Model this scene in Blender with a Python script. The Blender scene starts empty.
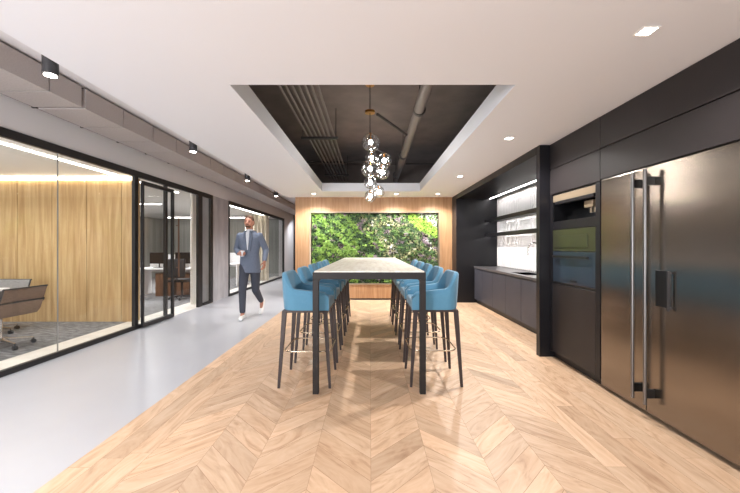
import bpy, bmesh, math, random
from mathutils import Vector, Matrix
random.seed(7)
S = bpy.context.scene
COL = S.collection
PI = math.pi

# ------------------------------------------------------------------ helpers
def lin(r, g, b):
    f = lambda c: (c/255/12.92) if c/255 <= .04045 else ((c/255+.055)/1.055)**2.4
    return (f(r), f(g), f(b), 1)

def mat(name, col, rough=.5, metal=0, spec=.5, emit=None, es=0, coat=0):
    m = bpy.data.materials.new(name); m.use_nodes = True
    b = m.node_tree.nodes['Principled BSDF']
    b.inputs['Base Color'].default_value = col
    b.inputs['Roughness'].default_value = rough
    b.inputs['Metallic'].default_value = metal
    b.inputs['Specular IOR Level'].default_value = spec
    b.inputs['Coat Weight'].default_value = coat
    if emit:
        b.inputs['Emission Color'].default_value = emit
        b.inputs['Emission Strength'].default_value = es
    return m

def N(m, t, **kw):
    n = m.node_tree.nodes.new(t)
    for k, v in kw.items():
        if k in n.inputs: n.inputs[k].default_value = v
        else: setattr(n, k, v)
    return n
def L(m, a, b): m.node_tree.links.new(a, b)
def P(m): return m.node_tree.nodes['Principled BSDF']

def noisy(m, c1, c2, scale=8, stretch=(1, 1, 1), coord='Object', bump=0, detail=4, lo=.35, hi=.65, rough=None, dist=0):
    tc = N(m, 'ShaderNodeTexCoord'); mp = N(m, 'ShaderNodeMapping'); mp.inputs['Scale'].default_value = stretch
    nz = N(m, 'ShaderNodeTexNoise', Scale=scale, Detail=detail, Distortion=dist)
    cr = N(m, 'ShaderNodeValToRGB')
    cr.color_ramp.elements[0].position = lo; cr.color_ramp.elements[0].color = c1
    cr.color_ramp.elements[1].position = hi; cr.color_ramp.elements[1].color = c2
    L(m, tc.outputs[coord], mp.inputs['Vector']); L(m, mp.outputs[0], nz.inputs['Vector'])
    L(m, nz.outputs['Fac'], cr.inputs[0]); L(m, cr.outputs[0], P(m).inputs['Base Color'])
    if bump:
        bp = N(m, 'ShaderNodeBump', Strength=bump, Distance=.01)
        L(m, nz.outputs['Fac'], bp.inputs['Height']); L(m, bp.outputs[0], P(m).inputs['Normal'])
    if rough:
        mr = N(m, 'ShaderNodeMapRange'); mr.inputs['To Min'].default_value = rough[0]; mr.inputs['To Max'].default_value = rough[1]
        L(m, nz.outputs['Fac'], mr.inputs['Value']); L(m, mr.outputs[0], P(m).inputs['Roughness'])
    return m

def glassmat(name, tint=(1, 1, 1, 1), ior=1.45, boost=1.0):
    m = bpy.data.materials.new(name); m.use_nodes = True
    nt = m.node_tree; nt.nodes.remove(nt.nodes['Principled BSDF'])
    out = nt.nodes['Material Output']
    tr = N(m, 'ShaderNodeBsdfTransparent', Color=tint); gl = N(m, 'ShaderNodeBsdfGlossy', Roughness=0.0)
    ge = N(m, 'ShaderNodeNewGeometry'); dt = N(m, 'ShaderNodeVectorMath', operation='DOT_PRODUCT')
    L(m, ge.outputs['Incoming'], dt.inputs[0]); L(m, ge.outputs['Normal'], dt.inputs[1])
    ab = N(m, 'ShaderNodeMath', operation='ABSOLUTE'); L(m, dt.outputs['Value'], ab.inputs[0])
    iv = N(m, 'ShaderNodeMath', operation='SUBTRACT'); iv.inputs[0].default_value = 1; L(m, ab.outputs[0], iv.inputs[1])
    pw = N(m, 'ShaderNodeMath', operation='POWER'); pw.inputs[1].default_value = 5; L(m, iv.outputs[0], pw.inputs[0])
    r0 = ((ior-1)/(ior+1))**2
    mu = N(m, 'ShaderNodeMath', operation='MULTIPLY_ADD'); mu.inputs[1].default_value = (1-r0)*boost; mu.inputs[2].default_value = r0*boost
    mu.use_clamp = True; L(m, pw.outputs[0], mu.inputs[0])
    mx = N(m, 'ShaderNodeMixShader')
    L(m, mu.outputs[0], mx.inputs[0])
    L(m, tr.outputs[0], mx.inputs[1]); L(m, gl.outputs[0], mx.inputs[2]); L(m, mx.outputs[0], out.inputs['Surface'])
    return m

class MB:
    def __init__(s): s.bm = bmesh.new()
    def _mrg(s, b):
        me = bpy.data.meshes.new('tmp'); b.to_mesh(me); b.free(); s.bm.from_mesh(me); bpy.data.meshes.remove(me)
    def box(s, x0, x1, y0, y1, z0, z1, bev=0, seg=2):
        b = bmesh.new()
        v = [b.verts.new((x, y, z)) for x in (x0, x1) for y in (y0, y1) for z in (z0, z1)]
        for f in ((0,1,3,2),(4,6,7,5),(0,4,5,1),(2,3,7,6),(0,2,6,4),(1,5,7,3)): b.faces.new([v[i] for i in f])
        bmesh.ops.recalc_face_normals(b, faces=b.faces)
        if bev: bmesh.ops.bevel(b, geom=list(b.edges), offset=bev, segments=seg, profile=.6, affect='EDGES')
        s._mrg(b); return s
    def cyl(s, p0, p1, r0, r1=None, n=20, caps=True):
        r1 = r0 if r1 is None else r1
        p0, p1 = Vector(p0), Vector(p1); d = p1-p0
        q = d.to_track_quat('Z', 'Y')
        a = [s.bm.verts.new(p0+q@Vector((r0*math.cos(2*PI*i/n), r0*math.sin(2*PI*i/n), 0))) for i in range(n)]
        c = [s.bm.verts.new(p1+q@Vector((r1*math.cos(2*PI*i/n), r1*math.sin(2*PI*i/n), 0))) for i in range(n)]
        for i in range(n): s.bm.faces.new((a[i], a[(i+1)%n], c[(i+1)%n], c[i]))
        if caps: s.bm.faces.new(a[::-1]); s.bm.faces.new(c)
        return s
    def tube(s, pts, r, n=10, closed=False):
        pts = [Vector(p) for p in pts]; rings = []; m = len(pts); up = None
        for i, p in enumerate(pts):
            a = pts[(i-1) % m] if (closed or i > 0) else p
            c = pts[(i+1) % m] if (closed or i < m-1) else p
            t = (c-a).normalized()
            if up is None:
                up = t.orthogonal().normalized()
            up = (up-t*up.dot(t)).normalized(); w = t.cross(up)
            rr = r[i] if isinstance(r, (list, tuple)) else r
            rings.append([s.bm.verts.new(p+(up*math.cos(2*PI*k/n)+w*math.sin(2*PI*k/n))*rr) for k in range(n)])
        for i in range(m if closed else m-1):
            A, B = rings[i], rings[(i+1) % m]
            for k in range(n): s.bm.faces.new((A[k], A[(k+1)%n], B[(k+1)%n], B[k]))
        if not closed: s.bm.faces.new(rings[0][::-1]); s.bm.faces.new(rings[-1])
        return s
    def ell(s, c, r, n=16, m=10, rot=None):
        b = bmesh.new(); bmesh.ops.create_uvsphere(b, u_segments=n, v_segments=m, radius=1)
        M = Matrix.Translation(c) @ (rot or Matrix.Identity(4)) @ Matrix.Diagonal((r[0], r[1], r[2], 1))
        b.transform(M); s._mrg(b); return s
    def cap(s, p0, r0, p1, r1, n=14):
        s.cyl(p0, p1, r0, r1, n); s.ell(p0, (r0,)*3, n, 8); s.ell(p1, (r1,)*3, n, 8); return s
    def chain(s, pts):
        for a, b in zip(pts, pts[1:]): s.cap(a[0], a[1], b[0], b[1])
        return s
    def loft(s, rings, n=24, p=2.0):
        # rings: (centre, rx, ry) horizontal superellipses
        R = []
        for c, rx, ry in rings:
            ring = []
            for k in range(n):
                a = 2*PI*k/n; ca, sa = math.cos(a), math.sin(a)
                ring.append(s.bm.verts.new((c[0]+rx*math.copysign(abs(ca)**(2/p), ca), c[1]+ry*math.copysign(abs(sa)**(2/p), sa), c[2])))
            R.append(ring)
        for A, B in zip(R, R[1:]):
            for k in range(n): s.bm.faces.new((A[k], A[(k+1)%n], B[(k+1)%n], B[k]))
        s.bm.faces.new(R[0][::-1]); s.bm.faces.new(R[-1]); return s
    def beam(s, p0, p1, w, h, up=(0, 0, 1), w1=None, h1=None):
        p0, p1 = Vector(p0), Vector(p1); t = (p1-p0).normalized(); up = Vector(up)
        sd = t.cross(up).normalized(); u = sd.cross(t)
        w1 = w if w1 is None else w1; h1 = h if h1 is None else h1
        A = [s.bm.verts.new(p0+sd*a*w/2+u*b*h/2) for a, b in ((-1,-1),(1,-1),(1,1),(-1,1))]
        B = [s.bm.verts.new(p1+sd*a*w1/2+u*b*h1/2) for a, b in ((-1,-1),(1,-1),(1,1),(-1,1))]
        for k in range(4): s.bm.faces.new((A[k], A[(k+1)%4], B[(k+1)%4], B[k]))
        s.bm.faces.new(A[::-1]); s.bm.faces.new(B); return s
    def prism(s, pts, axis, a0, a1):
        def mk(p, a):
            return {'x': (a, p[0], p[1]), 'y': (p[0], a, p[1]), 'z': (p[0], p[1], a)}[axis]
        A = [s.bm.verts.new(mk(p, a0)) for p in pts]; B = [s.bm.verts.new(mk(p, a1)) for p in pts]
        n = len(pts)
        for k in range(n): s.bm.faces.new((A[k], A[(k+1)%n], B[(k+1)%n], B[k]))
        s.bm.faces.new(A[::-1]); s.bm.faces.new(B); return s
    def build(s, name, m, parent=None, smooth=False, label=None, cat=None, group=None, kind=None, remesh=0, recalc=True):
        if recalc: bmesh.ops.recalc_face_normals(s.bm, faces=s.bm.faces)
        if parent is not None:
            o_ = Vector((0, 0, 0)); q = parent
            while q is not None: o_ += Vector(q.location); q = q.parent
            bmesh.ops.translate(s.bm, vec=-o_, verts=s.bm.verts)
        me = bpy.data.meshes.new(name); s.bm.to_mesh(me); s.bm.free()
        o = bpy.data.objects.new(name, me); COL.objects.link(o)
        if remesh:
            md = o.modifiers.new('r', 'REMESH'); md.mode = 'VOXEL'; md.voxel_size = remesh
            md2 = o.modifiers.new('s', 'SMOOTH'); md2.factor = .5; md2.iterations = 4
            dg = bpy.context.evaluated_depsgraph_get(); ev = o.evaluated_get(dg)
            nm = bpy.data.meshes.new_from_object(ev); o.modifiers.clear(); o.data = nm; me = nm; nm.name = name
            smooth = True
        me.materials.clear(); me.materials.append(m)
        if smooth:
            me.polygons.foreach_set('use_smooth', [True]*len(me.polygons))
            if smooth == 'auto':
                me.set_sharp_from_angle(angle=math.radians(40))
        o.parent = parent
        tag(o, label, cat, group, kind)
        return o

def tag(o, label=None, cat=None, group=None, kind=None):
    if label: o['label'] = label
    if cat: o['category'] = cat
    if group: o['group'] = group
    if kind: o['kind'] = kind
    return o
def thing(name, loc, label, cat, group=None, rz=0):
    o = bpy.data.objects.new(name, None); COL.objects.link(o); o.location = loc; o.rotation_euler = (0, 0, rz)
    o.empty_display_size = .1
    return tag(o, label, cat, group)
def struct(mb, name, m, **k): return mb.build(name, m, kind='structure', **k)
def copy_tree(o, parent=None):
    c = o.copy(); COL.objects.link(c)
    if parent is not None: c.parent = parent
    for ch in [x for x in bpy.data.objects if x.parent == o]: copy_tree(ch, c)
    return c
def put(o, loc, rz, label):
    o.location = loc; o.rotation_euler = (0, 0, rz); o['label'] = label

# ------------------------------------------------------------------ materials
M = {}
M['ceiling'] = mat('ceiling_plaster', lin(230, 233, 240), .85)
M['wall_grey'] = mat('painted_bulkhead', lin(222, 222, 226), .8)
M['white'] = mat('white_paint', lin(235, 233, 229), .6)
M['black'] = mat('black_powder_coat', lin(30, 28, 29), .45)
M['void'] = noisy(mat('dark_soffit_paint', lin(112, 104, 102), .9), lin(112, 105, 103), lin(124, 116, 113), 3)
M['pipe'] = mat('painted_pipe', lin(112, 105, 102), .55)
M['pipe_dark'] = mat('dark_pipe', lin(58, 56, 56), .5)
M['brass'] = mat('brushed_brass', lin(196, 140, 84), .28, 1)
M['gunmetal'] = mat('lamp_body', lin(52, 50, 52), .4)
M['laminate'] = noisy(mat('black_brown_laminate', lin(38, 34, 35), .42, spec=.3), lin(36, 32, 33), lin(41, 37, 38), 2)
M['laminate2'] = noisy(mat('charcoal_cabinet_front', lin(62, 63, 72), .45, spec=.3), lin(60, 61, 70), lin(66, 67, 76), 2)
M['blackpanel'] = mat('satin_black_panel', lin(20, 19, 23), .38, spec=.35)
M['worktop'] = noisy(mat('dark_stone_worktop', lin(80, 78, 80), .3), lin(70, 68, 70), lin(96, 93, 95), 30)
M['concrete'] = noisy(mat('polished_concrete', lin(174, 176, 184), .3), lin(170, 172, 181), lin(180, 182, 189), 1.1, detail=5, lo=.2, hi=.8)
M['column'] = noisy(mat('raw_concrete', lin(165, 162, 164), .8), lin(158, 156, 160), lin(184, 182, 185), 4, (1, 1, .4), bump=.1)
M['duct'] = noisy(mat('duct_cladding', lin(176, 168, 166), .6), lin(170, 163, 161), lin(182, 175, 173), 60, (1, 1, 6))
M['carpet'] = noisy(mat('office_carpet', lin(110, 110, 112), .95), lin(88, 88, 91), lin(142, 142, 145), 9, (1, 2.5, 1), detail=8, bump=.3)
M['stone'] = noisy(mat('pale_threshold_stone', lin(222, 218, 212), .5), lin(214, 210, 204), lin(228, 224, 219), 5)
M['leg'] = mat('dark_stained_ash', lin(48, 36, 36), .5)
M['tabletop'] = noisy(mat('travertine_top', lin(236, 230, 220), .35), lin(226, 218, 206), lin(246, 242, 234), 5, (6, .6, 1), detail=6)
M['tableframe'] = mat('dark_bronze_frame', lin(34, 30, 30), .5, spec=.3)
M['handle'] = mat('grey_steel_handle', lin(122, 120, 120), .34, 1)
M['chrome'] = mat('chrome', lin(205, 200, 196), .15, 1)
M['nickel'] = mat('brass_nickel_tube', lin(198, 184, 164), .2, 1)
M['bracket'] = mat('black_bracket', lin(14, 14, 15), .35)
M['glass'] = glassmat('clear_partition_glass', (.985, .99, .985, 1), 1.5, .5)
M['bubble'] = glassmat('blown_bubble_glass', (.93, .93, .93, 1), 1.7, 3.2)
M['led'] = mat('led_strip', (1, 1, 1, 1), .5, emit=(1, .95, .9, 1), es=14)
M['led_warm'] = mat('warm_led_strip', (1, 1, 1, 1), .5, emit=(1, .86, .66, 1), es=16)
M['led_cool'] = mat('cool_led_strip', (1, 1, 1, 1), .5, emit=(1, .97, .96, 1), es=18)
M['led_shelf'] = mat('shelf_led', (1, 1, 1, 1), .5, emit=(1, .97, .95, 1), es=30)
M['lens'] = mat('lamp_lens', (1, 1, 1, 1), .5, emit=(1, .93, .85, 1), es=22)
M['bulb'] = mat('glowing_bulb', (1, 1, 1, 1), .5, emit=(1, .92, .84, 1), es=130)
M['screen'] = mat('black_screen', lin(14, 14, 16), .5, spec=.2)
M['blackfab'] = mat('black_mesh_fabric', lin(34, 34, 38), .85)
M['desk'] = mat('white_desk', lin(236, 236, 238), .4)
M['cream'] = noisy(mat('cream_curtain', lin(214, 206, 188), .9), lin(200, 190, 172), lin(226, 218, 202), 3, (12, 1, .2))
M['backwall'] = noisy(mat('grey_felt_wall', lin(140, 142, 140), .9), lin(128, 131, 129), lin(158, 160, 157), 4, (8, 1, .1))
M['soil'] = mat('green_wall_backing', lin(28, 34, 20), .95)
M['joint_grey'] = mat('silicone_joint', lin(150, 148, 145), .4)
M['tile'] = mat('white_glazed_tile', lin(248, 247, 248), .12, coat=.5)
M['grout'] = mat('grey_grout', lin(150, 144, 146), .8)
M['appliance_glass'] = mat('appliance_dark_glass', lin(20, 20, 22), .08)
M['olive'] = mat('olive_enamel', lin(50, 52, 34), .3, coat=.4)  # olive reflection put into the oven front's own colour
M['bluefront'] = mat('steel_blue_enamel', lin(36, 46, 58), .3, coat=.4)  # blue reflection of the stools put into the oven front's colour
M['champagne'] = mat('champagne_steel', lin(150, 134, 114), .35, .5)

def wood(name, c1, c2, c3, scale, stretch, rough=.5, coord='Object'):
    m = mat(name, c2, rough)
    tc = N(m, 'ShaderNodeTexCoord'); mp = N(m, 'ShaderNodeMapping'); mp.inputs['Scale'].default_value = stretch
    nz = N(m, 'ShaderNodeTexNoise', Scale=scale, Detail=7, Distortion=.6)
    cr = N(m, 'ShaderNodeValToRGB'); e = cr.color_ramp.elements
    e[0].position = .3; e[0].color = c1; e[1].position = .7; e[1].color = c3
    q = e.new(.5); q.color = c2
    L(m, tc.outputs[coord], mp.inputs[0]); L(m, mp.outputs[0], nz.inputs[0]); L(m, nz.outputs['Fac'], cr.inputs[0])
    L(m, cr.outputs[0], P(m).inputs['Base Color'])
    return m
M['oakwall'] = wood('oak_veneer', lin(150, 112, 78), lin(166, 128, 92), lin(180, 143, 106), 3, (7, 7, .5))
M['meetwood'] = wood('golden_oak_veneer', lin(172, 138, 94), lin(190, 158, 113), lin(206, 178, 134), 3, (6, 6, .35), .4)
M['walnut'] = wood('walnut', lin(84, 58, 44), lin(104, 74, 56), lin(122, 88, 66), 4, (6, 6, .6))

# oak floorboards: per-board tone in a colour attribute, grain along the board's own UV
def floorwood():
    m = mat('oak_floor', (1, 1, 1, 1), .42)
    uv = N(m, 'ShaderNodeUVMap', uv_map='board'); mp = N(m, 'ShaderNodeMapping'); mp.inputs['Scale'].default_value = (.9, 3.6, 1)
    nz = N(m, 'ShaderNodeTexNoise', Scale=2.0, Detail=7, Roughness=.55, Distortion=3.2)
    L(m, uv.outputs[0], mp.inputs[0]); L(m, mp.outputs[0], nz.inputs[0])
    cr = N(m, 'ShaderNodeValToRGB'); e = cr.color_ramp.elements
    e[0].position = .26; e[0].color = lin(176, 140, 111); e[1].position = .68; e[1].color = lin(212, 182, 154)
    q = e.new(.46); q.color = lin(201, 168, 138)
    L(m, nz.outputs['Fac'], cr.inputs[0])
    at = N(m, 'ShaderNodeVertexColor', layer_name='tone')
    mx = N(m, 'ShaderNodeMix', data_type='RGBA', blend_type='MULTIPLY'); mx.inputs[0].default_value = 1
    L(m, cr.outputs[0], mx.inputs[6]); L(m, at.outputs[0], mx.inputs[7]); L(m, mx.outputs[2], P(m).inputs['Base Color'])
    bp = N(m, 'ShaderNodeBump', Strength=.12, Distance=.004); L(m, nz.outputs['Fac'], bp.inputs['Height']); L(m, bp.outputs[0], P(m).inputs['Normal'])
    return m
M['floor'] = floorwood()

def steel():
    m = mat('brushed_stainless', lin(144, 136, 128), .3, 1)
    b = P(m); b.inputs['Anisotropic'].default_value = .25
    tc = N(m, 'ShaderNodeTexCoord'); mp = N(m, 'ShaderNodeMapping'); mp.inputs['Scale'].default_value = (1, 1, 900)
    nz = N(m, 'ShaderNodeTexNoise', Scale=1, Detail=3)
    L(m, tc.outputs['Object'], mp.inputs[0]); L(m, mp.outputs[0], nz.inputs[0])
    mr = N(m, 'ShaderNodeMapRange'); mr.inputs['To Min'].default_value = .20; mr.inputs['To Max'].default_value = .23
    L(m, nz.outputs['Fac'], mr.inputs['Value']); L(m, mr.outputs[0], b.inputs['Roughness'])
    return m
M['steel'] = steel()

def fabric():
    m = mat('teal_blue_upholstery', lin(66, 128, 164), .8)
    b = P(m); b.inputs['Sheen Weight'].default_value = .25
    tc = N(m, 'ShaderNodeTexCoord'); nz = N(m, 'ShaderNodeTexNoise', Scale=220, Detail=2)
    cr = N(m, 'ShaderNodeValToRGB'); cr.color_ramp.elements[0].color = lin(66, 118, 148); cr.color_ramp.elements[1].color = lin(92, 146, 176)
    L(m, tc.outputs['Object'], nz.inputs[0]); L(m, nz.outputs['Fac'], cr.inputs[0]); L(m, cr.outputs[0], b.inputs['Base Color'])
    bp = N(m, 'ShaderNodeBump', Strength=.15, Distance=.002); L(m, nz.outputs['Fac'], bp.inputs['Height']); L(m, bp.outputs[0], b.inputs['Normal'])
    return m
M['blue'] = fabric()

# ------------------------------------------------------------------ the setting
CH = 2.5        # ceiling height
XL = -3.68      # plane of the glass partitions
XR = 2.12       # plane of the tall cabinets
XB = -1.78      # edge between oak and concrete
YW = 8.4        # oak feature wall

# floor: oak boards (chevrons bordered by straight boards)
GAP = .0016
def floor_oak():
    bm = bmesh.new(); uvl = bm.loops.layers.uv.new('board'); cl = bm.loops.layers.float_color.new('tone')
    def board(pts, d):
        v = [bm.verts.new((p[0], p[1], 0.0)) for p in pts]; f = bm.faces.new(v)
        t = random.choice((.84, .90, .96, 1.0, 1.0, 1.04, 1.15)) + random.uniform(-.03, .03); w = random.uniform(-.02, .02)
        d = Vector(d).normalized(); n = Vector((-d.y, d.x)); ox, oy = random.uniform(0, 90), random.uniform(0, 90)
        for lp in f.loops:
            p = Vector((lp.vert.co.x, lp.vert.co.y)); lp[uvl].uv = (p.dot(d)+ox, p.dot(n)+oy); lp[cl] = (t+w, t, t-w, 1)
    cw, pit, y0, y1 = .345, .205, -2.6, YW
    for c in range(-4, 4):
        xa, xb = c*cw+.005, (c+1)*cw+.005
        sg = 1 if c % 2 == 0 else -1
        k = -4
        while True:
            ya = y0+k*pit; k += 1
            # near corner at xa when sg>0
            la, lb = (ya, ya+cw) if sg > 0 else (ya+cw, ya)
            if ya > y1: break
            g = GAP
            pts = [(xa+g/2, la+g), (xb-g/2, lb+g), (xb-g/2, lb+pit-g), (xa+g/2, la+pit-g)]
            pts = [(x, min(max(y, y0), y1)) for x, y in pts]
            if len({round(p[1], 4) for p in pts}) < 2: continue
            if abs(sum(pts[i][0]*pts[(i+1)%4][1]-pts[(i+1)%4][0]*pts[i][1] for i in range(4))) < 1e-4: continue
            board(pts, (cw, cw*sg))
    def straight(xa, xb, n):
        w = (xb-xa)/n
        for i in range(n):
            y = y0-random.uniform(0, 1.2)
            while y < y1:
                ln = random.uniform(1.2, 1.9); a, b = max(y, y0), min(y+ln, y1)
                if b-a > .01: board([(xa+i*w+GAP/2, a+GAP), (xa+(i+1)*w-GAP/2, a+GAP), (xa+(i+1)*w-GAP/2, b), (xa+i*w+GAP/2, b)], (0, 1))
                y += ln
    straight(XB, -4*cw+.005, 3); straight(4*cw+.005, 3.0, 12)
    me = bpy.data.meshes.new('floor'); bm.to_mesh(me); bm.free()
    o = bpy.data.objects.new('floor_oak', me); COL.objects.link(o); me.materials.append(M['floor'])
    o['kind'] = 'structure'
    return o
floor_oak()
M['joint'] = mat('board_joint', lin(160, 124, 98), .8)
struct(MB().box(XB, 3.05, -2.6, YW, -.12, -.0015), 'floor_base', M['joint'])
struct(MB().box(-3.68, XB, -2.6, 16.6, -.12, 0).box(XB, 3.05, YW+.15, 16.6, -.12, 0), 'floor_corridor', M['concrete'])
struct(MB().box(-4.19, -3.68, -2.6, 16.6, -.12, 0), 'floor_threshold', M['stone'])
struct(MB().box(-9.1, -4.19, -2.6, 16.6, -.12, 0), 'floor_carpet', M['carpet'])

# ceiling slab with its coffer
cx0, cx1, cy0, cy1 = -1.04, 1.08, 2.56, 7.5
struct(MB().box(-2.05, cx0, -2.6, YW, CH, 2.68).box(cx1, 3.05, -2.6, YW, CH, 2.68)
       .box(cx0, cx1, -2.6, cy0, CH, 2.68).box(cx0, cx1, cy1, YW, CH, 2.68), 'ceiling', M['ceiling'])
VZ = 3.57
struct(MB().box(-2.05, 3.05, -2.6, 9.7, VZ, VZ+.1).box(-2.05, -2.0, -2.6, 9.7, 2.68, VZ).box(2.4, 2.45, -2.6, 9.6, 2.68, VZ)
       .box(-2.0, 2.4, 9.6, 9.7, 2.68, VZ).box(-2.0, 2.4, -2.6, -2.5, 2.68, VZ), 'ceiling_void', M['void'])
struct(MB().box(-4.0, -2.05, -2.6, 16.6, 3.0, 3.1), 'ceiling_corridor', M['wall_grey'])
struct(MB().box(-9.1, -3.9, -2.6, 16.6, CH, CH+.1), 'ceiling_office', M['white'])

# left: bulkhead above the glazing, column
struct(MB().box(-3.9, XL, -2.6, 16.6, 2.49, 3.0), 'wall_left', M['wall_grey'])
struct(MB().box(-3.95, XL, 8.05, 8.97, 0, 2.49), 'wall_left_column', M['column'])
struct(MB().box(-4.02, -3.952, 7.7, 9.0, 0, 2.5, .03, 4), 'wall_left_inner', M['white'], smooth='auto')
struct(MB().box(-3.9, XL, 14.75, 16.6, 0, 2.49), 'wall_left_end', M['wall_grey'])
struct(MB().box(-9.1, 3.05, 16.6, 16.7, 0, 3.1), 'wall_far', M['blackpanel'])
struct(MB().box(-9.2, -9.1, -2.6, 16.6, 0, 2.6), 'wall_office', M['backwall'])
struct(MB().box(-9.1, -3.9, 15.0, 15.1, 0, 2.5), 'wall_office_back', M['backwall'])
struct(MB().box(3.05, 3.15, -2.6, 8.5, 0, 2.68), 'wall_right', M['blackpanel'])
# white mullioned opening behind the camera
struct(MB().box(-9.1, 3.15, -2.72, -2.6, 0, .12).box(-9.1, 3.15, -2.72, -2.6, 2.3, 3.6)
       .box(2.6, 3.15, -2.72, -2.6, .12, 2.3).box(-1.9, -1.8, -2.72, -2.6, .12, 2.3).box(.35, .45, -2.72, -2.6, .12, 2.3), 'wall_back', M['white'])

# meeting room back wall in golden oak boards
mb = MB(); x = -9.1
mb.box(-9.1, -4.08, 6.0, 6.12, 0, CH)
while x < -4.1:
    mb.box(x+.003, min(x+.597, -4.083), 5.965, 6.0, .0, 2.46, .002, 1); x += .6
struct(mb, 'wall_meeting', M['meetwood'])
struct(MB().box(-9.0, -4.1, 5.935, 5.955, 2.455, 2.49), 'trim_1', M['led_warm'])

# oak feature wall: portal with recess for the planting
gx0, gx1, gz0, gz1 = -1.47, 1.70, .37, 2.15
struct(MB().box(-1.82, gx0, YW, YW+.25, .04, CH).box(gx1, 2.045, YW, YW+.25, .04, CH)
       .box(gx0, gx1, YW, YW+.25, .04, gz0).box(gx0, gx1, YW, YW+.25, gz1, CH)
       .box(gx0, gx1, YW+.2, YW+.25, gz0, gz1).box(-1.82, -1.8, YW+.25, 16.6, .0, 3.0), 'wall_feature', M['oakwall'])
struct(MB().box(-1.78, 2.0, YW+.03, YW+.2, 0, .04), 'baseboard_feature', M['black'])
t_ = .03
struct(MB().box(gx0, gx0+t_, YW-.018, YW+.2, gz0, gz1).box(gx1-t_, gx1, YW-.018, YW+.2, gz0, gz1)
       .box(gx0+t_, gx1-t_, YW-.018, YW+.2, gz0, gz0+t_).box(gx0+t_, gx1-t_, YW-.018, YW+.2, gz1-t_, gz1), 'trim_2', M['champagne'])

# ------------------------------------------------------------------ glazing
def post(mb, y0, y1, z0=.058, z1=2.40, x0=XL-.03, x1=XL+.02): mb.box(x0, x1, y0, y1, z0, z1)
def glazing(n, y0, y1, posts, panes, sill=True):
    w = thing('window_%d' % n, (XL, y0, 0), None, None); w['kind'] = 'structure'
    f = MB(); f.box(XL-.03, XL+.02, y0, y1, 2.40, 2.49)
    if sill: f.box(XL-.03, XL+.02, y0, y1, 0, .058)
    for a, b in posts: post(f, a, b, .058 if sill else 0)
    f.build('window_frame', M['black'], w)
    for a, b in panes: MB().box(XL-.012, XL-.002, a, b, .05 if sill else .01, 2.42).build('pane', M['glass'], w)
    for (a, b), (c_, d_) in zip(panes, panes[1:]): MB().box(XL-.012, XL-.001, b, c_, .05, 2.42).build('silicone_joint', M['joint_grey'], w)
    return w
glazing(1, -2.6, 5.45, [(5.37, 5.45)], [(-2.55, 1.1), (1.106, 4.068), (4.076, 5.35)])
glazing(2, 5.45, 6.40, [(6.19, 6.24)], [(5.45, 6.2)])
glazing(3, 6.40, 7.60, [(7.36, 7.54)], [], sill=False)
glazing(4, 7.60, 8.05, [(7.93, 8.05)], [(7.54, 7.94)])
glazing(5, 8.97, 14.75, [(14.6, 14.75), (8.97, 9.01)], [(9.0, 11.8), (11.806, 14.62)])
# sliding door leaf parked in front of the fixed pane
d = thing('door_1', (XL+.07, 6.3, 0), None, None); d['kind'] = 'structure'
MB().box(XL+.05, XL+.09, 5.46, 5.49, .015, 2.34).box(XL+.05, XL+.09, 6.28, 6.33, .015, 2.34).box(XL+.05, XL+.09, 5.49, 6.28, 2.28, 2.34)\
    .box(XL+.05, XL+.09, 5.49, 6.28, .015, .075).build('door_frame', M['black'], d)
MB().box(XL+.066, XL+.074, 5.485, 6.285, .07, 2.285).build('pane', M['glass'], d)
d2 = thing('door_2', (XL-.03, 6.45, 0), None, None); d2['kind'] = 'structure'
MB().box(XL-.036, XL-.026, 6.42, 7.32, .01, 2.39).build('pane', M['glass'], d2)
h = MB(); h.cyl((XL+.02, 6.60, .72), (XL+.02, 6.60, 1.85), .014); h.cyl((XL+.02, 6.60, .9), (XL-.03, 6.60, .9), .009); h.cyl((XL+.02, 6.60, 1.7), (XL-.03, 6.60, 1.7), .009)
h.build('door_handle', M['walnut'], d2, smooth='auto')

# ------------------------------------------------------------------ corridor services
def duct(y0, y1, label, z0=2.76):
    t = thing('air_duct', (-3.27, y0, z0), label, 'duct')
    MB().box(-3.505, -3.035, y0+.01, y1-.01, z0+.006, 2.985).build('duct_core', M['bracket'], t)
    b = MB(); y = y0; st = .575
    while y < y1-.05:
        e = min(y+st, y1)
        b.box(-3.52, -3.02, y+.008, e-.008, z0, 2.975); y += st
    b.build('cladding', M['duct'], t)
duct(-2.5, 3.62, 'grey clad air duct section above the meeting room glass, nearest the viewer')
duct(3.655, 16.4, 'long grey clad air duct running down the corridor past the man')
t = MB(); t.tube([(-3.6, y, 2.80) for y in (-2.5, 6, 16.4)], .011)
c = thing('cable_conduit', (-3.6, 0, 2.8), 'thin grey conduit with clips beside the corridor duct, above the glazing', 'conduit')
t.build('tube', M['pipe'], c, smooth=True)
y = .6
while y < 9:
    MB().box(-3.622, -3.578, y-.012, y+.012, 2.785, 2.82).cyl((-3.6, y, 2.81), (-3.6, y, 2.998), .005).build('clip', M['pipe_dark'], c); y += .62

def spotlight(loc, e, size=1.7, blend=.6, col=(1, .96, .92), rad=.04):
    l = bpy.data.lights.new('lamp_light', 'SPOT'); l.energy = e; l.spot_size = size; l.spot_blend = blend; l.color = col; l.shadow_soft_size = rad
    o = bpy.data.objects.new('lamp_light', l); COL.objects.link(o); o.location = loc
    return o
def area(name, loc, rot, sx, sy, e, col=(1, 1, 1)):
    l = bpy.data.lights.new(name, 'AREA'); l.shape = 'RECTANGLE'; l.size = sx; l.size_y = sy; l.energy = e; l.color = col
    o = bpy.data.objects.new(name, l); COL.objects.link(o); o.location = loc; o.rotation_euler = rot
    return o

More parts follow.
